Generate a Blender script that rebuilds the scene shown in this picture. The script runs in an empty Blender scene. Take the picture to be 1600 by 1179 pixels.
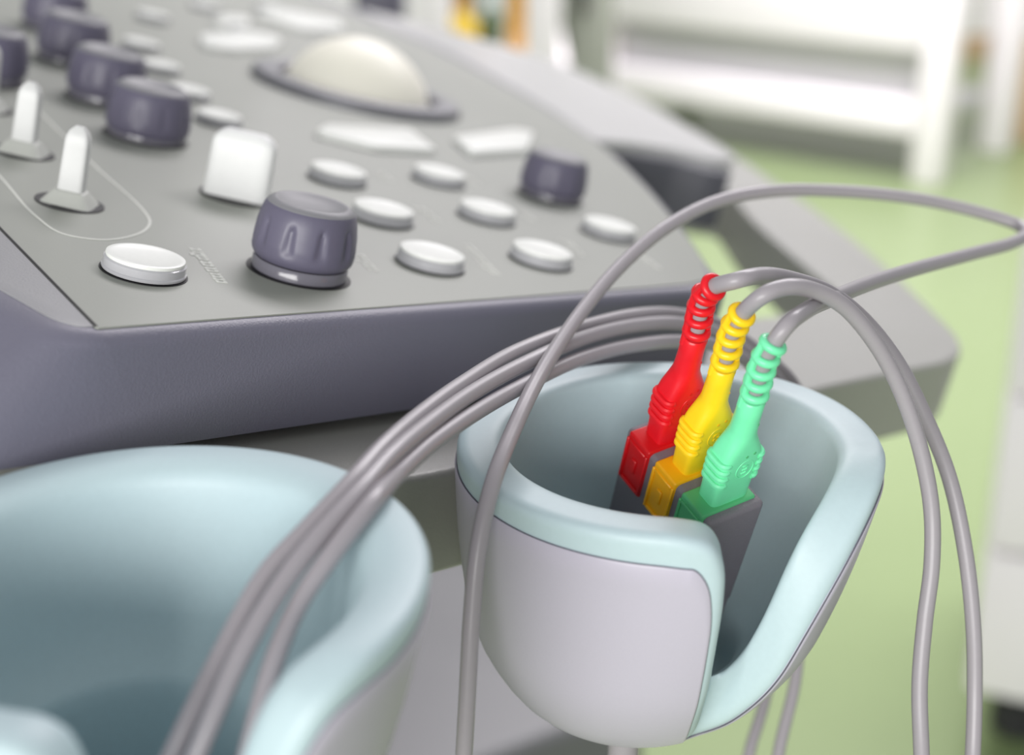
import bpy, bmesh, math, random
from mathutils import Vector, Matrix
import numpy as np
random.seed(4)
SC = bpy.context.scene
COL = SC.collection
rad = math.radians

# ------------------------------------------------------------------ camera
F = 2250.0                      # focal length in pixels of a 1600 px wide frame
PITCH = rad(21.9)
CAMZ = 1.05
CP, SP = math.cos(PITCH), math.sin(PITCH)
cam_d = bpy.data.cameras.new('camera')
cam = bpy.data.objects.new('camera', cam_d); COL.objects.link(cam)
cam.location = (0, 0, CAMZ); cam.rotation_euler = (math.pi/2 - PITCH, 0, 0)
cam_d.sensor_width = 36; cam_d.lens = F*36/1600
cam_d.clip_start = 0.01; cam_d.clip_end = 60
cam_d.dof.use_dof = True; cam_d.dof.focus_distance = 0.266; cam_d.dof.aperture_fstop = 9.5
cam_d.dof.aperture_blades = 0
SC.camera = cam

# ------------------------------------------------------------------ light
w = bpy.data.worlds.new('world'); SC.world = w; w.use_nodes = True
bg = w.node_tree.nodes['Background']
bg.inputs[0].default_value = (0.96, 0.98, 1.0, 1); bg.inputs[1].default_value = 0.31
def area(name, loc, target, size, sizey, power, color=(1, 1, 1)):
    l = bpy.data.lights.new(name, 'AREA'); l.shape = 'RECTANGLE'; l.size = size; l.size_y = sizey
    l.energy = power; l.color = color
    o = bpy.data.objects.new(name, l); COL.objects.link(o); o.location = loc
    o.rotation_euler = (Vector(target)-Vector(loc)).to_track_quat('-Z', 'Y').to_euler()
    return o
area('window_light', (-0.7, -1.9, 1.36), (0, 0.3, 0.95), 1.8, 0.9, 52, (1.0, 0.99, 0.97))
area('ceiling_light', (0.9, 2.85, 2.75), (1.0, 3.4, 0), 2.2, 2.0, 150, (1.0, 0.955, 0.99))
SC.view_settings.view_transform = 'Standard'
SC.view_settings.look = 'None'
SC.view_settings.exposure = 0.3
SC.view_settings.gamma = 1.0
SC.view_settings.use_curve_mapping = False

# ------------------------------------------------------------------ pixel rays to places in the room
def c2w(x, yd, zd):             # camera frame (right, down, depth) to a world vector
    return Vector((x, zd*CP - yd*SP, -yd*CP - zd*SP))
CAM = Vector((0, 0, CAMZ))
def ray(px, py): return c2w((px-800)/F, (py-589.5)/F, 1.0)
def W(px, py, d): return CAM + ray(px, py)*d
def onz(px, py, z):
    r = ray(px, py); return CAM + r*((z-CAMZ)/r.z)
# the plane of the control panel (sloped down towards its user on the right)
PN = c2w(.25, -1.0, -755/F).normalized()
P0 = W(500, 300, 0.371)
def onp(px, py, off=0.0):
    r = ray(px, py); t = (P0 + PN*off - CAM).dot(PN)/r.dot(PN); return CAM + r*t
PX = (onp(1100, 450) - onp(150, 515)).normalized()       # along the near edge
PY = PN.cross(PX).normalized()                           # away from the viewer
PMAT = Matrix((PX, PY, PN)).transposed()
def p2d(px, py, off=0.0):
    v = onp(px, py, off) - P0; return (v.dot(PX), v.dot(PY))
def from2d(a, b, off=0.0): return P0 + PX*a + PY*b + PN*off

# ------------------------------------------------------------------ materials
def lin(c):
    c = c/255.0
    return c/12.92 if c <= .04045 else ((c+.055)/1.055)**2.4
MATS = {}
def mat(name, rgb, rough=.5, noise=0, nscale=900, bump=0, metal=0, coat=0, sss=0, trans=0, spec=.5, ior=1.45):
    if name in MATS: return MATS[name]
    m = bpy.data.materials.new(name); m.use_nodes = True
    nt = m.node_tree; b = nt.nodes['Principled BSDF']
    col = tuple(lin(c) for c in rgb)+(1,)
    b.inputs['Base Color'].default_value = col
    b.inputs['Roughness'].default_value = rough; b.inputs['Metallic'].default_value = metal
    b.inputs['Specular IOR Level'].default_value = spec; b.inputs['IOR'].default_value = ior
    b.inputs['Coat Weight'].default_value = coat; b.inputs['Transmission Weight'].default_value = trans
    if sss:
        b.inputs['Subsurface Weight'].default_value = sss
        b.inputs['Subsurface Radius'].default_value = (.002, .0016, .0014); b.inputs['Subsurface Scale'].default_value = 1
    tc = nt.nodes.new('ShaderNodeTexCoord'); nz = nt.nodes.new('ShaderNodeTexNoise')
    nz.inputs['Scale'].default_value = nscale; nz.inputs['Detail'].default_value = 4
    nt.links.new(tc.outputs['Object'], nz.inputs['Vector'])
    mx = nt.nodes.new('ShaderNodeMix'); mx.data_type = 'RGBA'
    n = noise if noise else .03
    mx.inputs[6].default_value = tuple(c*(1-n) for c in col[:3])+(1,)
    mx.inputs[7].default_value = tuple(min(1, c*(1+n)) for c in col[:3])+(1,)
    nt.links.new(nz.outputs['Fac'], mx.inputs[0]); nt.links.new(mx.outputs[2], b.inputs['Base Color'])
    if bump:
        bp = nt.nodes.new('ShaderNodeBump'); bp.inputs['Strength'].default_value = bump
        bp.inputs['Distance'].default_value = .0004
        nt.links.new(nz.outputs['Fac'], bp.inputs['Height']); nt.links.new(bp.outputs['Normal'], b.inputs['Normal'])
    MATS[name] = m
    return m
mat('teal', (187, 207, 212), .45, spec=.45)
mat('shell', (188, 183, 197), .36, bump=.05, nscale=2500)
mat('panel', (149, 152, 144), .5, bump=.06, nscale=2600)
mat('body', (112, 111, 126), .42, noise=.05, bump=.25, nscale=2200)
mat('bezel', (150, 150, 153), .42, noise=.05, bump=.2, nscale=2200)
mat('frame', (190, 190, 190), .3, bump=.12, nscale=2200)
mat('grip', (96, 96, 106), .5, bump=.1, nscale=2200)
mat('tray', (162, 162, 157), .4, noise=.05, bump=.25, nscale=2200)
mat('knob', (97, 94, 112), .4, noise=.04)
mat('knob_top', (128, 128, 132), .5)
mat('clear', (188, 188, 192), .12, spec=.7)
mat('collar', (112, 110, 120), .15, spec=.7)
mat('dark', (28, 27, 30), .6)
mat('white', (205, 206, 205), .4)
mat('whitekey', (238, 240, 235), .35)
mat('ball', (250, 247, 233), .5)
mat('widewhite', (230, 231, 230), .4)
mat('wedge', (188, 190, 184), .5)
mat('ballring', (120, 120, 126), .4, metal=.2)
mat('print', (212, 214, 207), .6)
mat('cable', (156, 151, 156), .34, spec=.5)
mat('red', (222, 26, 38), .32)
mat('redcap', (205, 18, 26), .35)
mat('yellow', (255, 208, 30), .32)
mat('yellowcap', (248, 178, 16), .35)
mat('green', (120, 232, 176), .32)
mat('greencap', (88, 184, 124), .35)
mat('block', (122, 116, 124), .55, noise=.08, bump=.2, nscale=2600)
mat('floor', (133, 150, 107), .32, noise=.03, nscale=6)
mat('wall', (246, 246, 244), .7, nscale=3)
mat('furniture', (250, 245, 249), .45, nscale=4)
mat('greypanel', (196, 195, 197), .5, nscale=4)
mat('cabinetgrey', (150, 153, 144), .5, nscale=4)
mat('tan', (196, 168, 134), .6, nscale=4)
mat('amber', (190, 140, 40), .35, nscale=10)
mat('yellowbag', (232, 200, 60), .5, nscale=10)
mat('bottle', (84, 104, 74), .3, nscale=10)
mat('palebox', (190, 204, 200), .5, nscale=10)
mat('base', (108, 109, 111), .45, nscale=60)
mat('rackback', (140, 150, 140), .6, nscale=4)
mat('rubber', (50, 50, 52), .7)

# ------------------------------------------------------------------ scene helpers
def link(name, me, m, parent=None, smooth=True):
    if isinstance(me, bmesh.types.BMesh):
        bm = me; me = bpy.data.meshes.new(name)
        bmesh.ops.recalc_face_normals(bm, faces=bm.faces[:]); bm.to_mesh(me); bm.free()
    o = bpy.data.objects.new(name, me); COL.objects.link(o)
    if m and not me.materials: me.materials.append(MATS[m])
    if smooth:
        me.shade_smooth()
        try: me.set_sharp_from_angle(angle=rad(42))
        except Exception: pass
    if parent: o.parent = parent
    return o
def mesh(name, vs, fs):
    me = bpy.data.meshes.new(name); me.from_pydata([tuple(v) for v in vs], [], fs); me.update(); return me
def tag(o, label, cat, group=None):
    o['label'] = label; o['category'] = cat
    if group: o['group'] = group
    return o
def thing(name, label, cat, loc=(0, 0, 0), group=None):
    o = bpy.data.objects.new(name, None); COL.objects.link(o); o.location = loc
    o.empty_display_size = .02
    return tag(o, label, cat, group)
def keep(o, parent):            # parent a mesh whose coordinates are world coordinates
    o.parent = parent; o.matrix_parent_inverse = Matrix.Translation(parent.location).inverted()
    return o
def struct(o):
    o['kind'] = 'structure'; return o

def catmull(pts, n=8, closed=False):
    pts = [Vector(p) for p in pts]; out = []; N = len(pts)
    rng = range(N if closed else N-1)
    for i in rng:
        p1, p2 = pts[i], pts[(i+1) % N]
        p0 = pts[(i-1) % N] if closed or i > 0 else p1*2-p2
        p3 = pts[(i+2) % N] if closed or i+2 < N else p2*2-p1
        t01 = max((p1-p0).length, 1e-9)**.5; t12 = max((p2-p1).length, 1e-9)**.5; t23 = max((p3-p2).length, 1e-9)**.5
        m1 = (p2-p1) + t12*((p1-p0)/t01 - (p2-p0)/(t01+t12))
        m2 = (p2-p1) + t12*((p3-p2)/t23 - (p3-p1)/(t12+t23))
        for j in range(n):
            t = j/n; a = 2*t**3-3*t**2+1; b = t**3-2*t**2+t; c = -2*t**3+3*t**2; d = t**3-t**2
            out.append(p1*a + m1*b + p2*c + m2*d)
    if not closed: out.append(pts[-1])
    return out
def tube(name, pts, r, m, parent=None, sides=14, caps=True, closed=False):
    pts = [Vector(p) for p in pts]; N = len(pts); vs = []; fs = []
    def tan(i):
        if closed: return (pts[(i+1) % N]-pts[(i-1) % N]).normalized()
        return (pts[min(i+1, N-1)]-pts[max(i-1, 0)]).normalized()
    t = tan(0); up = Vector((0, 0, 1)) if abs(t.z) < .9 else Vector((1, 0, 0))
    nrm = t.cross(up).normalized()
    for i in range(N):
        t = tan(i); nrm = (nrm - t*nrm.dot(t)).normalized(); b = t.cross(nrm)
        for k in range(sides):
            a = 2*math.pi*k/sides; vs.append(pts[i] + (nrm*math.cos(a)+b*math.sin(a))*r)
    for i in range(N if closed else N-1):
        j = (i+1) % N
        for k in range(sides):
            k2 = (k+1) % sides; fs.append((i*sides+k, i*sides+k2, j*sides+k2, j*sides+k))
    if caps and not closed:
        fs.append(tuple(range(sides))[::-1]); fs.append(tuple((N-1)*sides+k for k in range(sides)))
    o = link(name, mesh(name, vs, fs), m)
    if parent: keep(o, parent)
    return o
def lathe(prof, seg=40):        # (r, z) list -> bmesh in local space
    vs = []; fs = []; n = len(prof)
    for r, z in prof:
        for k in range(seg):
            a = 2*math.pi*k/seg; vs.append((r*math.cos(a), r*math.sin(a), z))
    for i in range(n-1):
        for k in range(seg):
            k2 = (k+1) % seg; fs.append((i*seg+k, i*seg+k2, (i+1)*seg+k2, (i+1)*seg+k))
    fs.append(tuple(range(seg))[::-1]); fs.append(tuple((n-1)*seg+k for k in range(seg)))
    return mesh('lathe', vs, fs)
def round2d(pts, rs, n=6):      # polygon (2d) with rounded corners
    out = []; N = len(pts)
    for i in range(N):
        p = Vector(pts[i]); a = Vector(pts[i-1])-p; b = Vector(pts[(i+1) % N])-p
        r = rs[i] if isinstance(rs, (list, tuple)) else rs
        r = min(r, a.length*.48, b.length*.48)
        if r <= 0: out.append(p); continue
        A = p+a.normalized()*r; B = p+b.normalized()*r
        for k in range(n+1):
            t = k/n; out.append(A*(1-t)**2 + p*2*t*(1-t) + B*t*t)
    return out
def slab(name, outline, top, bot, m, parent=None, bev=0, seg=4, tofn=from2d, botline=None, both=False, nobev=None):
    """outline: 2d points in the panel frame, extruded from offset top down to offset bot; top rim rounded by bev"""
    bm = bmesh.new()
    tv = [bm.verts.new(tofn(p[0], p[1], top)) for p in outline]
    bv = [bm.verts.new(tofn(p[0], p[1], bot)) for p in (botline or outline)]
    n = len(tv)
    for i in range(n):
        j = (i+1) % n; bm.faces.new((tv[i], tv[j], bv[j], bv[i]))
    bm.faces.new(tv); bm.faces.new(bv[::-1])
    bm.edges.ensure_lookup_table()
    tset, bset = set(tv), set(bv)
    bmesh.ops.recalc_face_normals(bm, faces=bm.faces[:])
    if bev:
        es = [e for e in bm.edges if (e.verts[0] in tset and e.verts[1] in tset) or (both and e.verts[0] in bset and e.verts[1] in bset)]
        if nobev: es = [e for e in es if not nobev((e.verts[0].co+e.verts[1].co)/2)]
        bmesh.ops.bevel(bm, geom=es, offset=bev, segments=seg, profile=.5, affect='EDGES', clamp_overlap=True)
    o = link(name, bm, m)
    if parent: keep(o, parent)
    return o
def rbox(sx, sy, sz, bev, seg=3, taper=1.0):
    bm = bmesh.new(); bmesh.ops.create_cube(bm, size=1)
    for v in bm.verts:
        k = taper if v.co.z > 0 else 1
        v.co = Vector((v.co.x*sx*k, v.co.y*sy*k, v.co.z*sz))
    if bev: bmesh.ops.bevel(bm, geom=bm.edges[:], offset=bev, segments=seg, profile=.5, affect='EDGES')
    return bm
def frame_obj(o, loc, mat3):    # orient a local mesh by a 3x3 matrix
    o.matrix_basis = Matrix.Translation(loc) @ mat3.to_4x4(); return o

# ================================================================== the room
def plane(name, a, b, c, d, m, t=.04):
    vs = [Vector(a), Vector(b), Vector(c), Vector(d)]
    n = (vs[1]-vs[0]).cross(vs[3]-vs[0]).normalized()
    vs2 = vs+[v-n*t for v in vs]
    return struct(link(name, mesh(name, vs2, [(0, 1, 2, 3), (7, 6, 5, 4), (0, 4, 5, 1), (1, 5, 6, 2), (2, 6, 7, 3), (3, 7, 4, 0)]), m, smooth=False))
plane('floor', (-4, -2, 0), (4.5, -2, 0), (4.5, 6.6, 0), (-4, 6.6, 0), 'floor')
plane('wall_back', (-4, 6.4, 0), (4.5, 6.4, 0), (4.5, 6.4, 2.9), (-4, 6.4, 2.9), 'wall')
plane('baseboard_back', (-4, 6.38, 0), (4.5, 6.38, 0), (4.5, 6.38, .09), (-4, 6.38, .09), 'tan', .015)

def wbox(name, x0, x1, y0, y1, z0, z1, m, parent=None, bev=.006, rz=0, piv=None):
    bm = rbox(abs(x1-x0), abs(y1-y0), abs(z1-z0), bev, 2)
    M = Matrix.Translation(((x0+x1)/2, (y0+y1)/2, (z0+z1)/2))
    bm.transform(M)
    if rz:
        p = Vector(piv); bm.transform(Matrix.Translation(p) @ Matrix.Rotation(rz, 4, 'Z') @ Matrix.Translation(-p))
    o = link(name, bm, m)
    if parent: keep(o, parent)
    return o

# white treatment bench far behind
A = onz(1447, 287, 0); B = Vector((0.30, A.y+.72, 0))
bdir = (B-A).normalized(); brz = math.atan2(bdir.y, bdir.x)-math.pi; L = (B-A).length
bench = thing('treatment_bench', 'white bench with a low rail far behind the console handle', 'bench', A)
def bb(name, x0, x1, y0, y1, z0, z1, m):   # x runs from the right leg (0) to the left (-L)
    return wbox(name, A.x+x0, A.x+x1, A.y+y0, A.y+y1, z0, z1, m, bench, .008, brz, A)
bb('leg', -.045, .045, -.03, .05, 0, .80, 'furniture')
bb('leg', -L-.04, -L+.04, -.03, .05, 0, .80, 'furniture')
bb('leg', -.045, .045, .50, .58, 0, .80, 'furniture')
bb('leg', -L-.04, -L+.04, .50, .58, 0, .80, 'furniture')
bb('lower_rail', -L+.045, -.05, -.02, .04, .135, .235, 'furniture')
bb('lower_shelf', -L+.04, -.05, .075, .55, .15, .19, 'greypanel')
bb('back_panel', -L+.04, -.05, .046, .07, .195, .40, 'greypanel')  # fills the shaded gap below the drawer box; shade put into its grey
bb('drawer_box', -L+.045, -.05, -.02, .49, .38, .78, 'furniture')
bb('top_board', -L-.06, .06, -.05, .60, .81, .86, 'furniture')

# white rack with things on its shelf
rk = thing('white_rack', 'white post rack behind the far end of the console', 'rack', W(765, 60, 2.6)*1)
rk.location.z = 0
def rackpost(px, d=2.6, wd=.062, z1=1.6):
    p = W(px, 50, d); return wbox('post', p.x-wd/2, p.x+wd/2, p.y-wd/2, p.y+wd/2, 0, z1, 'furniture', rk, .006)
p1 = rackpost(678); p2 = rackpost(848)
q1 = W(678, 50, 2.6); q2 = W(848, 50, 2.6); SH = .60
wbox('shelf', q1.x-.05, q2.x+.05, q1.y+.035, q1.y+.46, SH-.03, SH, 'furniture', rk)
wbox('shelf', q1.x-.05, q2.x+.05, q1.y+.035, q1.y+.46, 1.2, 1.23, 'furniture', rk)
wbox('post', q1.x-.03, q1.x+.03, q1.y+.47, q1.y+.53, 0, 1.6, 'furniture', rk)
wbox('post', q2.x-.03, q2.x+.03, q1.y+.47, q1.y+.53, 0, 1.6, 'furniture', rk)
wbox('back_panel', q1.x-.03, q2.x+.03, q1.y+.54, q1.y+.56, .2, 1.6, 'rackback', rk)
def shelf_item(px, d, prof, m, name, label, cat, seg=28):
    p = W(px, 45, d); me = lathe(prof, seg)
    o = link(name, me, m); o.location = (p.x, p.y, SH+.001); return tag(o, label, cat)
shelf_item(716, 2.78, [(.005, 0), (.030, .002), (.040, .018), (.041, .036), (.034, .054), (.02, .064), (.005, .067)], 'yellowbag', 'yellow_bag', 'round yellow bag on the rack shelf beside the thin white post', 'bag')
def bottle(r, h): return [(r*.9, 0), (r, .006), (r, h*.72), (r*.45, h*.86), (r*.4, h*.99), (r*.35, h)]
shelf_item(722, 2.95, bottle(.016, .36), 'amber', 'amber_bottle', 'amber bottle just behind the yellow bag on the rack', 'bottle')
shelf_item(806, 2.74, bottle(.018, .42), 'amber', 'amber_bottle', 'amber bottle against the thick white rack post', 'bottle')
shelf_item(768, 2.80, bottle(.026, .075), 'bottle', 'green_bottle', 'dark green bottle in the middle of the rack shelf', 'bottle')
o = link('pale_box', rbox(.09, .06, .40, .004), 'palebox'); pp = W(775, 30, 2.98); o.location = (pp.x, pp.y, SH+.201)
tag(o, 'pale grey box standing at the back of the rack shelf', 'box')
g = W(922, 60, 3.3)
gc = thing('grey_cabinet', 'dark grey cabinet between the rack post and the bench', 'cabinet', (g.x, g.y, 0))
wbox('carcass', g.x-.055, g.x+.055, g.y, g.y+.4, .0, 1.0, 'cabinetgrey', gc)
wbox('door', g.x-.05, g.x+.05, g.y-.02, g.y-.002, .05, .98, 'cabinetgrey', gc)
wbox('handle', g.x-.025, g.x-.005, g.y-.04, g.y-.021, .60, .74, 'rubber', gc)
g = W(595, 14, 2.0)
mon = thing('dark_monitor_foot', 'small dark lilac device beyond the far edge of the console', 'device', (g.x, g.y, 0))
wbox('stand', g.x-.02, g.x+.02, g.y-.02, g.y+.02, 0, g.z-.02, 'furniture', mon)
wbox('housing', g.x-.035, g.x+.035, g.y-.03, g.y+.03, g.z-.019, g.z+.04, 'knob', mon, .008)
# tan box by the wall, white drawer unit close at the right
g = onz(1690, 225, 0)
tb = thing('tan_box', 'tan box on the floor at the right edge near the back wall', 'box', g)
wbox('carton', g.x-.22, g.x+.22, g.y, g.y+.3, .001, .26, 'tan', tb)
wbox('lid', g.x-.225, g.x+.225, g.y-.005, g.y+.305, .262, .29, 'tan', tb)
g = onz(1503, 1088, .08)
wu = thing('drawer_unit', 'white drawer unit at the right edge of the picture', 'drawer unit', (g.x, g.y, 0))
URZ = -math.atan2(g.x, g.y)-.06; UPV = (g.x, g.y, 0)
def ub(name, x0, x1, y0, y1, z0, z1, m, bev): return wbox(name, g.x+x0, g.x+x1, g.y+y0, g.y+y1, z0, z1, m, None, bev, URZ, UPV)
keep(ub('carcass', 0, .50, .02, .42, .08, .66, 'furniture', .01), wu)
for i in range(3):
    d = keep(ub('drawer', .004, .496, 0, .018, .09+.187*i, .27+.187*i, 'furniture', .004), wu)
    hd = ub('handle', .2, .3, -.018, -.001, .215+.187*i, .227+.187*i, 'greypanel', .003)
    hd.parent = d
for cx in (.06, .44):
    for cy in (.08, .36):
        me = lathe([(.02, 0), (.03, .006), (.03, .05), (.014, .056), (.014, .079)], 20)
        me.transform(Matrix.Translation(UPV) @ Matrix.Rotation(URZ, 4, 'Z') @ Matrix.Translation((cx, cy, 0)))
        keep(link('castor', me, 'rubber'), wu)

# ================================================================== ultrasound cart: console, handle frame, base
ctr = onz(500, 1000, 0)
cart = thing('ultrasound_cart', 'grey ultrasound cart with a sloping panel of knobs, white keys and trackball', 'medical console', (-.15, .62, 0))
def pl(pix, off=0): return [p2d(x, y, off) for x, y in pix]

# console body
body_px = [(-330, 290), (-120, 395), (0, 462), (85, 512), (150, 522), (400, 503), (700, 481), (1000, 458), (1090, 452), (1142, 452),
           (1122, 425), (1070, 350), (1012, 283), (945, 222), (850, 162), (700, 78), (560, 15), (420, -45), (200, -110)]
rs = [0, .03, .03, .03, .02, .05, .05, .05, .012, .012, .012, .05, .05, .05, .05, .05, .05, .03, 0]
bp = pl(body_px); bo = round2d(bp, rs)
q = list(bp); near = (Vector(bp[7])-Vector(bp[5])).normalized(); base_ = Vector(bp[4])
q[3] = tuple(base_-near*.030); q[2] = (q[3][0]-.045, q[3][1]+.030); q[1] = (q[2][0]-.05, q[2][1]+.06); q[0] = (q[1][0]-.05, q[1][1]+.1)
slab('console_body', bo, -.0003, -.0225, 'body', cart, bev=.0030, seg=5, botline=round2d(q, rs))
s0_, s1_ = Vector(p2d(-330, 20)), Vector(p2d(150, 512))
def on_seam(c):
    v = c-P0; p = Vector((v.dot(PX), v.dot(PY))); d = (s1_-s0_).normalized()
    return abs((p-s0_).cross(d) if False else (p-s0_).x*d.y-(p-s0_).y*d.x) < .0012
# bezel strip left of the seam
bz_px = [(-330, 20), (150, 508), (128, 509), (85, 498), (0, 450), (-120, 383), (-330, 277)]
slab('side_bezel', round2d(pl(bz_px), [0, 0, .004, .02, .03, .03, 0]), -.0001, -.0006, 'bezel', cart, bev=.0004, seg=2, nobev=on_seam)
plate_px = [(-330, 20), (150, 512), (400, 493), (700, 471), (1000, 449), (1078, 443), (1106, 437), (1098, 410), (1056, 348), (1000, 283), (934, 222), (845, 166), (700, 86), (560, 23), (420, -35), (200, -100)]
rs = [0, .001, .05, .05, .05, .008, .008, .012, .05, .05, .05, .05, .05, .05, .05, 0]
panel = slab('control_panel', round2d(pl(plate_px), rs), 0, -.0006, 'panel', cart, bev=.0004, seg=2, nobev=on_seam)
tube('panel_seam', [onp(x, y, -.0003) for x, y in [(-330, 20), (-90, 266), (150, 512)]], .00045, 'dark', cart, 8)
# palm rest along the user's side
palm_px = [(560, 10), (690, 40), (780, 66), (870, 92), (980, 142), (1080, 196), (1156, 240), (1128, 246), (1060, 229), (1000, 219), (930, 214), (850, 160), (700, 76), (600, 32)]
slab('palm_rest', round2d(pl(palm_px), [0, .04, .04, .04, .04, .04, .008, .008, .02, .02, .004, .04, .04, 0]), -.001, -.021, 'frame', cart, bev=.0135, seg=9)
# grip wall in the hand opening
grip_px = [(925, 214), (1000, 222), (1060, 232), (1120, 248), (1150, 252), (1136, 236), (1040, 190), (900, 175)]
slab('grip_recess', round2d(pl(grip_px), .004), -.0055, -.030, 'grip', cart, bev=.001, seg=2)
# frame ring with hand opening (two slabs meeting: handle bar + tray)
Q = -.0255
def qpl(pix): return pl(pix, Q)
def qfn(a, b, off): return from2d(a, b, off)
ring_out = [(870, 96), (1000, 152), (1150, 242), (1300, 345), (1400, 428), (1530, 556), (1303, 600), (1150, 640), (1000, 678), (850, 706), (692, 738), (600, 752), (480, 735), (300, 705), (100, 712), (-200, 760),
            (-300, 500), (300, 440), (700, 420), (1000, 430), (1090, 505), (1250, 488), (1315, 462), (1232, 394), (1176, 345), (1138, 296), (1090, 290), (1000, 262), (900, 200), (820, 130)]
rr = [.01, .05, .05, .05, .03, .034, .03, .05, .05, .05, .03, .03, .02, .02, .05, 0, 0, 0, .02, .02, .01, .01, .012, .03, .02, .015, .01, .02, .02, .01]
slab('handle_frame', round2d(qpl(ring_out), rr), Q, Q-.024, 'tray', cart, bev=.0112, seg=8, both=True)

# pedestal and base of the cart
wbox('pedestal', -.30, -.10, .55, .75, .40, .80, 'base', cart, .02)
base_px = [(-200, 1500), (560, 1275), (700, 1212), (870, 1146), (1000, 1096), (1010, 1040), (900, 880), (500, 820), (-200, 900)]
BZ = .42
bpts = [onz(x, y, BZ) for x, y in base_px]
slab('base_cover', round2d([(p.x, p.y) for p in bpts], .02), BZ, .12, 'base', cart, bev=.02, seg=5, tofn=lambda a, b, z: Vector((a, b, z)))
for cx, cy in ((-.35, .25), (.05, .62), (-.35, .75)):
    cs = link('castor', lathe([(.03, 0), (.045, .01), (.045, .07), (.02, .08), (.02, .121)], 20), 'rubber'); cs.location = (cx, cy, 0); keep(cs, cart)

# ---- knobs
def knob_mesh(R=.0107, H=.0122, flutes=10, depth=.0009):
    prof = [(.86, 0), (.97, .02), (1.0, .07)]
    seg = 120; rings = 26; vs = []; fs = []
    for i in range(rings):
        t = i/(rings-1)
        z = H*t
        r = R*(np.interp(t, [0, .06, .14, .3, .55, .75, .86, .93, .97, 1.0], [.90, .965, .99, 1.0, .97, .925, .885, .84, .79, .72]))
        for k in range(seg):
            a = 2*math.pi*k/seg
            ph = (a*flutes/(2*math.pi)) % 1.0 - .5
            tc = (t-.47)/.25
            wdt = .125*(1-.4*max(-1, min(1, tc)))
            g = math.exp(-(ph/wdt)**4)*math.exp(-abs(tc)**6)
            rr_ = r-depth*g
            vs.append((rr_*math.cos(a), rr_*math.sin(a), z))
    base = len(vs)
    for i in range(rings-1):
        for k in range(seg):
            k2 = (k+1) % seg; fs.append((i*seg+k, i*seg+k2, (i+1)*seg+k2, (i+1)*seg+k))
    fs.append(tuple(range(seg))[::-1])
    for r, z in [(.69, 1.0), (.64, .985), (.52, .94), (.3, .915), (.05, .91)]:
        for k in range(seg):
            a = 2*math.pi*k/seg; vs.append((R*r*math.cos(a), R*r*math.sin(a), H*z))
    for i in range(rings-1, rings+4):
        for k in range(seg):
            k2 = (k+1) % seg; fs.append((i*seg+k, i*seg+k2, (i+1)*seg+k2, (i+1)*seg+k))
    fs.append(tuple((rings+4)*seg+k for k in range(seg)))
    me = mesh('knob', vs, fs); me.materials.append(MATS['knob']); me.materials.append(MATS['knob_top'])
    for p in me.polygons:
        if p.index >= (rings-3)*seg: p.material_index = 1
    return me
KN = knob_mesh(depth=.0006); KN2 = knob_mesh(flutes=10, depth=.0003)
COLLAR = lathe([(.0096, .0), (.0099, .0003), (.0099, .0022), (.0096, .0026), (.008, .0027)], 48)
HOLE = lathe([(.0109, -.0001), (.0109, .00015), (.006, .00018)], 48)
def put(name, me, m, pos, parent=cart, sub=False, s=1.0, rz=0):
    o = link(name, me, m)
    M = Matrix.Translation(pos) @ PMAT.to_4x4() @ Matrix.Rotation(rz, 4, 'Z') @ Matrix.Scale(s, 4)
    if parent is cart: M = Matrix.Translation(cart.location).inverted() @ M
    o.parent = parent; o.matrix_basis = M
    return o
def putsub(name, me, m, parent, z=0.0, s=1.0):
    o = link(name, me, m); o.parent = parent; o.location = (0, 0, z); o.scale = (s, s, 1); return o
for (px, py, s, me, lift) in [(471, 404, 1.0, KN, .0030), (861, 299, .96, KN2, .0016), (229, 206, 1.04, KN2, .0014), (164, 145, 1.04, KN2, .002),
                        (113, 86, 1.06, KN2, .002), (84, 36, 1.06, KN2, .002), (-22, 112, 1.04, KN2, .002)]:
    k = put('knob', me, None, onp(px, py, lift), s=s, rz=.28 if lift > .003 else random.random())
    putsub('knob_collar', COLLAR, 'collar', k, -lift/s+.0001)
    putsub('knob_gap', HOLE, 'dark', k, -lift/s)

# ---- round white buttons
BCAP = lathe([(.0070, .0), (.0074, .0001), (.0075, .0004), (.0074, .0007), (.0070, .00085), (.0064, .0007), (.004, .00048), (.0003, .0004)], 56)
BCOL = lathe([(.0079, -.0002), (.0080, .0001), (.0080, .0003), (.00775, .0005), (.00775, .0019), (.0074, .0022), (.0070, .00225)], 56)
BGAP = lathe([(.0083, -.0001), (.0083, .00014), (.004, .00016)], 48)
BT = [(225, 421, 1.0), (672, 410, 1.0), (845, 405, 1.0), (597, 340, 1.0), (760, 338, 1.0), (527, 279, 1.0), (685, 281, 1.0), (950, 364, 1.0),
      (341, 190, .86), (294, 150, .86), (250, 110, .86), (220, 75, .86), (238, 30, .86), (358, 41, .86), (320, 13, .86), (418, 16, .86)]
for i, (px, py, s) in enumerate(BT):
    b = put('button', BCOL, 'clear', onp(px, py, .0005), s=s)
    putsub('button_cap', BCAP, 'whitekey', b, .0021)
    putsub('button_gap', BGAP, 'dark', b, -.0005)
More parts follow.
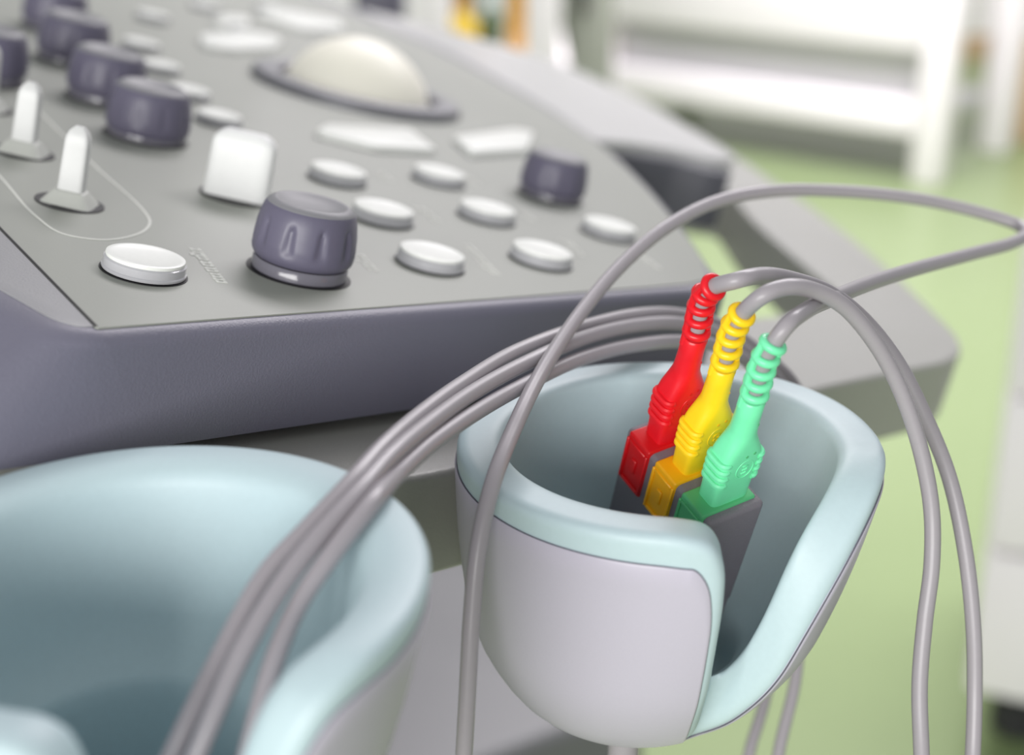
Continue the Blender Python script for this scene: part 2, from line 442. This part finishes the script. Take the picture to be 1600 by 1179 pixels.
# ---- flat white keys
def key(pix, h=.0022, r=.003):
    o = slab('flat_key', round2d(pl(pix), r), h, .0, 'whitekey', cart, bev=.0008, seg=3)
    g = [Vector(p) for p in pl(pix)]
    c = sum(g, Vector((0, 0)))/len(g)
    gg = [c+(p-c)*1.03 for p in g]
    k = slab('key_gap', round2d(gg, r), .00015, -.0002, 'grip', None); keep(k, cart); k.parent = o; k.matrix_parent_inverse = Matrix.Translation(cart.location).inverted() if False else Matrix.Identity(4)
    k.matrix_parent_inverse = o.matrix_basis.inverted()
key([(490, 214), (508, 203), (640, 210), (681, 243), (585, 238)])
key([(706, 221), (800, 209), (832, 214), (822, 241), (735, 247)])
key([(308, 62), (372, 52), (440, 66), (428, 80), (370, 84), (318, 78)], r=.006)
key([(395, 25), (440, 20), (530, 38), (538, 52), (470, 50)], r=.005)
key([(330, 38), (350, 30), (390, 34), (384, 46), (345, 46)], r=.004)

# ---- trackball
tb_c = p2d(557, 147)
tbm = lathe([(.0395, -.0002), (.0395, .0020), (.0385, .0034), (.034, .0042), (.0312, .0038), (.0300, .0030), (.0296, .0004)], 72)
tr = put('trackball_ring', tbm, 'ballring', from2d(*tb_c))
prof = [(.0289*math.sin(rad(a)), .0289*math.cos(rad(a))-.0085) for a in range(96, 0, -4)]+[(.0004, .0204)]
putsub('trackball', lathe(prof, 72), 'ball', tr, .0004)

# ---- white toggles
def paddle_mesh(w0, w1, t0, t1, h, n=16, rd=.86, dp=.5):
    vs = []; fs = []; seg = 28
    for i in range(n+1):
        t = i/n; z = h*t
        k = 1.0 if t < rd else math.sqrt(max(0.02, 1-((t-rd)/(1-rd))**2*dp))
        hw = (w0*(1-t)+w1*t)/2*k; ht = (t0*(1-t)+t1*t)/2*k
        for j in range(seg):
            a = 2*math.pi*j/seg; c, s = math.cos(a), math.sin(a); e = .36
            vs.append((hw*math.copysign(abs(c)**e, c), ht*math.copysign(abs(s)**e, s), z))
    for i in range(n):
        for j in range(seg):
            j2 = (j+1) % seg; fs.append((i*seg+j, i*seg+j2, (i+1)*seg+j2, (i+1)*seg+j))
    fs.append(tuple(range(seg))[::-1]); fs.append(tuple(n*seg+j for j in range(seg)))
    return mesh('paddle', vs, fs)
SLOT = lathe([(.0072, -.0001), (.0072, .00016), (.003, .0002)], 44)
STICK = paddle_mesh(.0056, .0050, .0042, .0036, .0165, rd=.80, dp=.85)
WEDGE = paddle_mesh(.0110, .0062, .0100, .0046, .0030)
for px, py in [(109, 316), (36, 237), (-25, 168)]:
    s0 = put('stick_switch', STICK, 'white', onp(px, py, .0002), rz=rad(-47))
    putsub('switch_slot', SLOT, 'dark', s0, -.0001); putsub('switch_wedge', WEDGE, 'wedge', s0, 0)
WIDE = paddle_mesh(.0156, .0148, .0085, .0072, .0156, rd=.82, dp=.55)
wp = put('wide_switch', WIDE, 'widewhite', onp(369, 306, .0002), rz=rad(-45))
putsub('switch_slot', lathe([(.0088, -.0001), (.0088, .00016), (.004, .0002)], 44), 'dark', wp, -.0001)

# ---- printed outline and captions
loz = [(-60, 215), (0, 275), (55, 336), (100, 365), (160, 374), (213, 366), (234, 349), (224, 328), (150, 260), (60, 172), (0, 112), (-60, 60)]
pts = catmull([onp(x, y, .00012) for x, y in loz], 10)
vs = []; fs = []
for i, p in enumerate(pts):
    t = (pts[min(i+1, len(pts)-1)]-pts[max(i-1, 0)]).normalized(); s = t.cross(PN).normalized()*.00028
    vs += [p-s, p+s, p+s-PN*.0001, p-s-PN*.0001]
    if i:
        a = 4*(i-1); b = 4*i
        for k in range(4): fs.append((a+k, a+(k+1) % 4, b+(k+1) % 4, b+k))
keep(link('printed_outline', mesh('outline', vs, fs), 'print', smooth=False), cart)
def caption(x0, y0, x1, y1, h=.0032):
    a, b = onp(x0, y0, .0), onp(x1, y1, .0); d = (b-a); Ln = d.length; d.normalize(); s = PN.cross(d).normalized()
    bm = bmesh.new(); x = 0
    while x < Ln:
        wdt = random.uniform(.0009, .0014); hh = h*random.choice((.7, .75, 1.0))
        for (u0, u1, v0, v1) in ((x, x+.0005, 0, hh), (x+.0005, x+wdt, hh*.7, hh), (x+.0005, x+wdt, 0, hh*.3)):
            c = [a+d*u0+s*v0, a+d*u1+s*v0, a+d*u1+s*v1, a+d*u0+s*v1]
            vv = [bm.verts.new(p+PN*.00012) for p in c]; ww = [bm.verts.new(p-PN*.0001) for p in c]
            bm.faces.new(vv); bm.faces.new(ww[::-1])
            for i in range(4): bm.faces.new((vv[i], ww[i], ww[(i+1) % 4], vv[(i+1) % 4]))
        x += wdt+random.choice((.0003, .0003, .0009))
    keep(link('printed_caption', bm, 'print', smooth=False), cart)
for c in [(356, 443, 314, 391), (592, 424, 568, 399), (782, 430, 738, 386), (913, 400, 890, 378), (614, 283, 596, 268), (690, 347, 664, 328), (752, 290, 728, 273), (838, 345, 824, 334), (1034, 420, 1000, 396)]:
    caption(*c)

# ================================================================== cup holders
def interp_profile(pts, n=60):
    P = catmull([(r, z, 0) for r, z in pts], 10)
    P = [(max(p.x, 0), p.y) for p in P]
    L = [0]
    for a, b in zip(P, P[1:]): L.append(L[-1]+math.hypot(b[0]-a[0], b[1]-a[1]))
    return np.array(P), np.array(L)
def make_cup(root, center, scale, outer, inner, bound, shear, thick_in=5.0, thick_out=2.4, flat=.66):
    """outer: (r, z) bottom centre -> rim in mm; inner: (t, r, z) with its own parameter;
    bound: (theta deg, z mm, shell inset mm) loop, theta from camera-right towards the camera"""
    s = scale*.001
    PO, LO = interp_profile(outer); TO = LO/LO[-1]; LT = LO[-1]
    IN = catmull([(r, z, t*60) for t, r, z in inner], 8)
    TI = np.maximum.accumulate(np.array([p.z/60 for p in IN])); PI = np.array([(max(p.x, 0), p.y) for p in IN])
    TH = .22
    def pt(th, t, which):
        P, T = (PO, TO) if which else (PI, TI)
        r = np.interp(t, T, P[:, 0]); z = np.interp(t, T, P[:, 1]); k = z/60.7
        return Vector((center.x+(r*math.cos(th)+shear[0]*k)*s, center.y+(-r*math.sin(th)+shear[1]*k)*s, center.z+z*s))
    bl = []
    for th, z, i_ in bound: bl.append((rad(th)*40, float(np.interp(z, PO[:, 1], TO))*LT, i_))
    N0 = len(bl)
    bl2 = [(p[0]-2*math.pi*40, p[1], p[2]) for p in bl[-3:]]+bl+[(p[0]+2*math.pi*40, p[1], p[2]) for p in bl[:3]]
    C = catmull(bl2, 12)[36:36+N0*12]
    INS = [p.z for p in C]; C = [(p.x/40, p.y) for p in C]
    n = len(C)
    def offset(C, d):            # move the loop inwards along the surface by d mm
        out = []
        for i in range(n):
            th, l = C[i]; r = max(float(np.interp(l/LT, TO, PO[:, 0])), 6)
            a = C[i-2]; b = C[(i+2) % n]
            da = a[0]-(2*math.pi if i < 2 else 0); db = b[0]+(2*math.pi if i > n-3 else 0)
            tx, ty = (db-da)*r, b[1]-a[1]; ln = math.hypot(tx, ty); dd = d[i] if isinstance(d, list) else d
            out.append((th+ty/ln*dd/r, max(l-tx/ln*dd, (TH+.012)*LT)))
        return out
    def smooth(C, it):
        for _ in range(it):
            D = []
            for i in range(n):
                a = C[i-1]; b = C[(i+1) % n]; da = a[0]-(2*math.pi if i == 0 else 0); db = b[0]+(2*math.pi if i == n-1 else 0)
                D.append(((da+2*C[i][0]+db)/4, (a[1]+2*C[i][1]+b[1])/4))
            C = D
        return C
    low = [.02, .06, .09, .105, .12, .13, .14, .16, .175, .19, .20, .21, TH]
    qs = [.05, .1, .16, .23, .3, .37, .44, .51, .58, .65, .72, .79, .86, .93, 1.0]
    def tvals(l): return low+[TH+(l/LT-TH)*q for q in qs]
    def sheet(C, which):
        tv = [tvals(l) for th, l in C]
        return [[pt(C[k][0], tv[k][j], which) for k in range(n)] for j in range(len(low)+len(qs))], tv
    Co = smooth(offset(C, thick_out), 3); Ci = smooth(offset(C, thick_in), 8)
    rows, _ = sheet(Co, True)
    Oc = [pt(th, l/LT, True) for th, l in C]; Ic = [pt(th, l/LT, False) for th, l in C]
    Oa = rows[-1]; ri, _ = sheet(Ci, False); Ia = ri[-1]
    E1 = [o.lerp(i, .28) for o, i in zip(Oc, Ic)]; E2 = [o.lerp(i, flat) for o, i in zip(Oc, Ic)]
    for k in range(1, 7):
        t = k/6; rows.append([a*(1-t)**2+c*2*t*(1-t)+e*t*t for a, c, e in zip(Oa, Oc, E1)])
    rows.append(E2)
    for k in range(1, 10):
        t = k/9; rows.append([e*(1-t)**2+c*2*t*(1-t)+a*t*t for e, c, a in zip(E2, Ic, Ia)])
    rows += ri[::-1][1:]
    def build(name, rows, m):
        vs = [v for r in rows for v in r]; fs = []
        for i in range(len(rows)-1):
            for k in range(n):
                k2 = (k+1) % n; fs.append((i*n+k, i*n+k2, (i+1)*n+k2, (i+1)*n+k))
        fs.append(tuple(range(n))[::-1]); fs.append(tuple((len(rows)-1)*n+k for k in range(n)))
        bm = bmesh.new(); bm.from_mesh(mesh(name, vs, fs))
        return keep(link(name, bm, m), root)
    build('liner', rows, 'teal')
    # outer shell: a thin skin over the liner, ending short of the rim
    def nrm(th, t):
        e = .008; u = pt(th+.01, t, True)-pt(th-.01, t, True); v = pt(th, min(t+e, 1), True)-pt(th, max(t-e, .001), True)
        nn = v.cross(u); nn.normalize()
        r = Vector((math.cos(th), -math.sin(th), -.6))
        return nn if nn.dot(r) > 0 else -nn
    Cs = smooth(offset(C, INS), 5); Ce = smooth(offset(C, [i-.3 for i in INS]), 5)
    R1, tv = sheet(Cs, True)
    def shift(rows, tv, C, d): return [[rows[j][k]+nrm(C[k][0], tv[k][j])*d for k in range(n)] for j in range(len(rows))]
    d = .0005
    rows = shift(R1, tv, Cs, d)
    edge = [pt(th, l/LT, True) for th, l in Ce]; te = [[l/LT] for th, l in Ce]
    rows += shift([edge], te, Ce, d*.6)+shift([edge], te, Ce, -.0008)
    rows += shift(R1, tv, Cs, -.0008)[::-1]
    build('shell', rows, 'shell')
    tube('seam', shift([edge], te, Ce, .00012)[0], .00016, 'grip', root, 8, closed=True)

outer = [(0, -60.7), (9, -60.2), (17, -57.6), (24, -52.6), (30.2, -44.6), (33.8, -37.5), (36.2, -29), (38.4, -18), (40.8, 0)]
inner = [(0, 0, -52), (.09, 14.5, -52), (.12, 17.6, -50.5), (.14, 18.6, -47), (.19, 19.6, -36), (.21, 20.8, -34.2), (.24, 22.6, -33), (.34, 26, -27), (.6, 29, -14), (1, 31.8, 0)]
inner1 = [(t, r+(1.2 if t in (.34, .6) else 0), z-(8 if .18 < t < .3 else (4 if t == .34 else (2 if t < .15 else 0)))) for t, r, z in inner]
inner2 = [(0, 0, -57), (.09, 16, -57), (.12, 18.6, -55.5), (.14, 19.3, -51), (.19, 19.9, -35), (.203, 20.2, -32.2), (.215, 20.9, -31), (.24, 22.6, -30.2), (.34, 26, -26), (.6, 29, -14), (1, 31.8, 0)]
c1 = W(1047, 681, .275)
cup1 = thing('probe_cup', 'teal-lined grey cup holding the red, yellow and green plugs', 'cup holder', (c1.x, c1.y, c1.z-.0607))
bound1 = [(60, -55, 2.4), (67, -51, 2.5), (72.3, -44, 2.5), (75, -35.5, 2.5), (76.8, -26, 2.5), (78.3, -16, 2.8), (80.5, -8, 3.8), (85, -2.6, 5.2), (93, -.4, 6), (105, 0, 6), (130, 0, 5.6), (165, 0, 5), (200, 0, 5), (235, 0, 5), (270, 0, 5), (305, 0, 5), (335, 0, 5), (352, -.2, 4.6),
          (362, -.2, 4.6), (372, -.5, 4.2), (384, -3.2, 3), (393, -8.8, 2.2), (400.5, -16.5, 1.8), (405.5, -24.5, 1.7), (408.5, -33, 1.7), (410.5, -41, 1.8), (412.5, -48, 2), (415, -53.5, 2.2)]
make_cup(cup1, c1, 1.0, outer, inner1, bound1, (6.4, .6))
c2 = W(210, 882, .200)
cup2 = thing('probe_cup', 'empty teal-lined grey cup at the lower left under three cables', 'cup holder', (c2.x, c2.y, c2.z-.0607))
bound2 = [(62, -54.5, 2.4), (70, -50, 2.5), (77, -42, 2.5), (81, -32, 2.5), (83, -22, 2.6), (85, -12, 3.2), (88, -5, 4.4), (94, -1, 5.5), (104, 0, 6), (130, 0, 5.6), (165, 0, 5), (200, 0, 5), (235, 0, 5), (270, 0, 5), (305, 0, 5), (335, 0, 5), (365, 0, 5), (385, -.1, 5), (396, -1, 4.4),
          (404, -4, 3.4), (409, -10, 2.4), (412, -18, 2), (414, -27, 2), (416, -36, 2), (418, -45, 2.2), (420, -51, 2.4)]
make_cup(cup2, c2, 1.02, outer, inner2, bound2, (6.4, .6), 9.0, 3.0, .45)
tube('stem', [c1+Vector((-.0070, -.004, -.056)), c1+Vector((-.0072, -.004, -.068)), c1+Vector((-.0074, -.004, -.080))], .0032, 'cable', cup1, 20)
# brackets carrying the cups on the frame
def bracket(root, a, b, r): 
    keep(tube('bracket', [a, a.lerp(b, .5), b], r, 'tray', None, 18), root)
bracket(cup1, c1+Vector((-.006, .034, -.034)), c1+Vector((-.008, .062, -.034)), .009)
bracket(cup2, c2+Vector((-.004, .034, -.034)), c2+Vector((-.004, .075, -.030)), .009)

# ================================================================== plug block in the cup
LZ = ray(1128, 772).normalized(); LX = c2w(1, 0, 0); LX = (LX-LZ*LX.dot(LZ)).normalized(); LY = LZ.cross(LX).normalized()
if LY.z > 0: LY = -LY
def loc3(x, y, z): return LX*x+LY*y+LZ*z
BU = loc3(.22, -.66, -.72).normalized(); BW = loc3(.784, -.317, .53); BW = (BW-BU*BW.dot(BU)).normalized(); BR = BW.cross(BU).normalized()
if BR.dot(loc3(.577, .687, -.44)) < 0: BR = -BR
BM = Matrix((BW, BR, BU)).transposed()
B0 = W(1128, 772, .272); PITCHB = .0088
def bl(w_, r_, u_): return B0 + BW*w_ + BR*r_ + BU*u_
blk = thing('connector_block', 'grey three-way connector block standing inside the right cup', 'connector', bl(0, -PITCHB, -.055))
def bprism(name, w0, w1, r0, r1, u0, u1, m, parent, bev=.0006, taper=(1, 1), seg=3):
    bm = bmesh.new(); bmesh.ops.create_cube(bm, size=1)
    for v in bm.verts:
        k = taper if v.co.z < 0 else (1, 1)
        p = ((w0+w1)/2+v.co.x*(w1-w0)*k[0], (r0+r1)/2+v.co.y*(r1-r0)*k[1], (u0+u1)/2+v.co.z*(u1-u0))
        v.co = bl(*p)
    bmesh.ops.recalc_face_normals(bm, faces=bm.faces[:])
    if bev: bmesh.ops.bevel(bm, geom=bm.edges[:], offset=bev, segments=seg, profile=.5, affect='EDGES')
    o = link(name, bm, m)
    if parent: keep(o, parent)
    return o
rb0, rb1 = -2*PITCHB-.0048, .0052
bprism('housing', -.0067, .0067, rb0, rb1, -.030, .0, 'block', blk, .0011, (1.0, 1.0), 4)
bprism('lower_housing', -.0058, .0056, rb0+.001, rb1-.001, -.054, -.029, 'block', blk, .001, (.86, .9))
bprism('side_ridge', .0030, .0062, rb0+.003, rb1-.0002, -.036, -.028, 'block', blk, .0007)
cols = ['green', 'yellow', 'red']
for i, cname in enumerate(cols):
    r0 = -i*PITCHB
    ins = bprism('socket', -.0072, .0056, r0-.0034, r0+.0034, -.0125, .0005, cname+'cap', blk, .0005)
    # raised rim and tab on the side face of the socket
    for (ra, rb, ua, ub) in ((r0-.0034, r0-.0027, -.0118, -.0008), (r0+.0027, r0+.0034, -.0118, -.0008), (r0-.0027, r0+.0027, -.0118, -.0110), (r0-.0027, r0+.0027, -.0016, -.0008), (r0-.0008, r0+.0008, -.0080, -.0045)):
        p_ = bprism('rib', -.0076, -.0070, ra, rb, ua, ub, cname+'cap', None, .0002, seg=1)
        keep(p_, blk); p_.parent = ins; p_.matrix_parent_inverse = ins.matrix_basis.inverted()@Matrix.Translation(blk.location).inverted() if False else Matrix.Identity(4)

# ================================================================== leads: plug, strain relief, cable
CR = .00152
def plug(cname, idx, cable_pts, label):
    r0 = -idx*PITCHB
    root = thing(cname+'_lead', label, 'lead', bl(0, r0, 0))
    vs = []; fs = []; seg = 40
    # u, half width, half thickness, squareness
    prof = [(-.003, .0042, .0024, .34), (.0, .0043, .0025, .34), (.004, .0044, .0026, .34), (.008, .0046, .0027, .36), (.0112, .0046, .0028, .38), (.0124, .0045, .0028, .42), (.0140, .0040, .0028, .5), (.0158, .0032, .0027, .68), (.0172, .0027, .0026, .88), (.0182, .00255, .00255, 1), (.022, .0024, .0024, 1), (.0252, .00235, .00235, 1), (.0256, .0020, .0020, 1)]
    for u, hw, ht, e in prof:
        for k in range(seg):
            a = 2*math.pi*(k+.5)/seg; c, s = math.cos(a), math.sin(a)
            vs.append(bl(hw*math.copysign(abs(c)**e, c), r0+ht*math.copysign(abs(s)**e, s), u))
    for i in range(len(prof)-1):
        for k in range(seg):
            k2 = (k+1) % seg; fs.append((i*seg+k, i*seg+k2, (i+1)*seg+k2, (i+1)*seg+k))
    fs.append(tuple(range(seg))[::-1]); fs.append(tuple((len(prof)-1)*seg+k for k in range(seg)))
    bm = bmesh.new(); bm.from_mesh(mesh('p', vs, fs))
    body = link('plug_body', bm, cname); keep(body, root)
    def sub(o): keep(o, root); o.parent = body; o.matrix_parent_inverse = Matrix.Identity(4); return o
    # grip ribs on both narrow sides
    for side in (-1, 1):
        for j in range(4):
            u = .0064+.0018*j; hw = .0044+.00005*j
            path = [bl(side*(hw-.0010), r0-.0024, u), bl(side*(hw+.0001), r0-.0018, u), bl(side*(hw+.0003), r0, u), bl(side*(hw+.0001), r0+.0019, u), bl(side*(hw-.0006), r0+.0025, u), bl(side*(hw-.0013), r0+.0024, u)]
            sub(tube('grip_rib', catmull(path, 5), .00062, cname, None, 8))
    # emblem ring and letter on the broad face
    rf = r0+.00275
    ring = [bl(.0006+.0019*math.cos(a), rf, .0096+.0023*math.sin(a)) for a in np.linspace(0, 2*math.pi, 36, endpoint=False)]
    sub(tube('emblem_ring', ring, .00013, cname, None, 6, closed=True))
    cu = bpy.data.curves.new('letter', 'FONT'); cu.body = {'green': 'E', 'yellow': 'B', 'red': 'R'}[cname]; cu.size = .0032; cu.extrude = .00016; cu.align_x = 'CENTER'; cu.align_y = 'CENTER'
    tmp = bpy.data.objects.new('tmp', cu); COL.objects.link(tmp); bpy.context.view_layer.update()
    me = bpy.data.meshes.new_from_object(tmp.evaluated_get(bpy.context.evaluated_depsgraph_get())); bpy.data.objects.remove(tmp)
    for v in me.vertices:      # letter reads upside down, as on the plugs
        v.co = bl(.0006-v.co.x, rf+v.co.z, .0096-v.co.y)
    me.materials.clear(); me.materials.append(MATS[cname])
    sub(link('emblem_letter', me, cname, smooth=False))
    # small pits
    for (pw, pu, ro) in ((.0002, .0130, .0028), (.0019, .0133, .0028), (.0010, .0205, .0024)):
        o = lathe([(.00001, -.0001), (.00032, -.0001), (.00032, .00009), (.0001, .0001)], 12)
        for v in o.vertices: v.co = bl(pw+v.co.x, r0+ro*(1 if pu < .02 else math.sqrt(max(0, 1-(pw/.0024)**2)))+v.co.z-.00002, pu+v.co.y)
        sub(link('pit', o, {'green': 'greencap', 'yellow': 'yellowcap', 'red': 'redcap'}[cname]))
    # cable
    path = [bl(0, r0, .018), bl(0, r0, .027), bl(0, r0, .0365)]+cable_pts
    cp = catmull(path, 14)
    tube('cable', cp, CR, 'cable', root, 16)
    # strain relief follows the cable start
    sr = None
    L = [0]
    for a, b in zip(cp, cp[1:]): L.append(L[-1]+(b-a).length)
    def at(s):
        for i in range(len(L)-1):
            if L[i+1] >= s:
                t = (s-L[i])/(L[i+1]-L[i]); return cp[i].lerp(cp[i+1], t), (cp[i+1]-cp[i]).normalized()
    bm = bmesh.new()
    def addtube(pts, r, closed=False, sides=10):
        o = tube('x', pts, r, cname, None, sides, closed=closed); me = o.data
        bm.from_mesh(me); bpy.data.objects.remove(o)
    NR = 5; s0 = .0065; step = .0029
    frames = []
    for j in range(NR+1):
        p, t = at(s0+step*(j-.15)); wv = (BW-t*BW.dot(t)).normalized(); rv = t.cross(wv); 
        if rv.dot(BR) < 0: rv = -rv
        frames.append((p, wv, rv, t))
    for j in range(1, NR+1):
        p, wv, rv, t = frames[j]; R = .00195-.00002*j
        addtube([p+(wv*math.cos(a)+rv*math.sin(a))*R for a in np.linspace(0, 2*math.pi, 28, endpoint=False)], .00080, True)
    for j in range(NR):
        p, wv, rv, t = frames[j]; p2, wv2, rv2, t2 = frames[j+1]
        a0 = .35 if j % 2 == 0 else .35
        for a in (a0, a0+math.pi):
            R = .00195
            A_ = p+(wv*math.cos(a)+rv*math.sin(a))*R; B_ = p2+(wv2*math.cos(a)+rv2*math.sin(a))*R
            addtube([A_, A_.lerp(B_, .5), B_], .00075, sides=8)
    keep(link('strain_relief', bm, cname), root)
    return root
yel = [W(1190, 463, .2465), W(1226, 449, .248), W(1270, 453, .252), W(1318, 478, .256), W(1362, 528, .260), W(1402, 598, .264), W(1435, 690, .267), W(1455, 790, .269), W(1456, 880, .270), W(1445, 970, .271), W(1437, 1070, .272), W(1440, 1179, .273),
       W(1446, 1330, .277), W(1420, 1480, .287), W(1330, 1570, .305), W(1230, 1490, .33), W(1200, 1330, .345), W(1216, 1180, .350), W(1243, 1060, .355), W(1250, 960, .36)]
redc = [W(1150, 438, .2515), W(1192, 430, .256), W(1240, 437, .262), W(1295, 457, .267), W(1350, 500, .271), W(1402, 566, .274), W(1445, 650, .276), W(1483, 745, .278), W(1508, 860, .279), W(1521, 980, .280), W(1523, 1080, .281), W(1520, 1179, .281),
        W(1510, 1330, .285), W(1450, 1500, .295), W(1330, 1600, .315), W(1200, 1520, .345), W(1150, 1340, .36), W(1170, 1180, .365), W(1192, 1105, .37), W(1215, 1000, .38)]
grn = [W(1228, 510, .2445), W(1256, 487, .250), W(1300, 466, .266), W(1360, 442, .284), W(1430, 420, .302), W(1520, 396, .322), W(1585, 378, .336), W(1604, 364, .343), W(1590, 351, .348), W(1500, 324, .349), W(1400, 306, .345), W(1300, 298, .340), W(1210, 298, .334), W(1120, 315, .326), W(1040, 356, .316), W(970, 415, .305),
       W(905, 492, .291), W(850, 575, .276), W(805, 665, .260), W(770, 755, .2485), W(748, 850, .246), W(737, 960, .247), W(731, 1070, .249), W(725, 1179, .252), W(716, 1330, .258), W(700, 1500, .27)]
plug('green', 0, grn, 'green plug with a grey cable looping far to the right')
plug('yellow', 1, yel, 'yellow plug in the middle with a grey cable arching right')
plug('red', 2, redc, 'red plug at the back with a grey cable arching right')

# ---- three cables lying together over the left cup
def cab(pts, label):
    o = tube('cable', catmull(pts, 14), CR, 'cable', None, 16)
    return tag(o, label, 'cable', 'cables bundled over the left cup')
cab([W(215, 1290, .200), W(268, 1179, .197), W(342, 1029, .200), W(416, 897, .206), W(478, 829, .211), W(546, 757, .219), W(600, 697, .231), W(660, 645, .246), W(725, 598, .262), W(807, 549, .282), W(917, 509, .303), W(1000, 491, .318), W(1060, 491, .328), W(1125, 508, .336), W(1190, 552, .340), W(1240, 600, .343), W(1270, 690, .348)],
    'topmost of the three grey cables curving over the left cup')
cab([W(258, 1290, .195), W(307, 1179, .193), W(379, 1018, .196), W(444, 909, .202), W(502, 834, .208), W(560, 770, .216), W(612, 712, .228), W(668, 664, .242), W(740, 612, .260), W(820, 568, .278), W(917, 526, .297), W(1000, 507, .313), W(1060, 505, .322), W(1120, 519, .330), W(1180, 560, .335), W(1228, 610, .338), W(1258, 690, .343)],
    'middle of the three grey cables curving over the left cup')
cab([W(362, 1290, .196), W(388, 1179, .194), W(425, 1043, .197), W(465, 946, .202), W(520, 864, .206), W(580, 787, .2135), W(622, 740, .227), W(672, 694, .240), W(745, 643, .257), W(810, 606, .272), W(890, 567, .289), W(945, 549, .300), W(1000, 538, .310), W(1060, 533, .319), W(1120, 540, .326), W(1170, 566, .331), W(1215, 615, .335), W(1245, 690, .338)],
    'lowest of the three grey cables curving over the left cup')
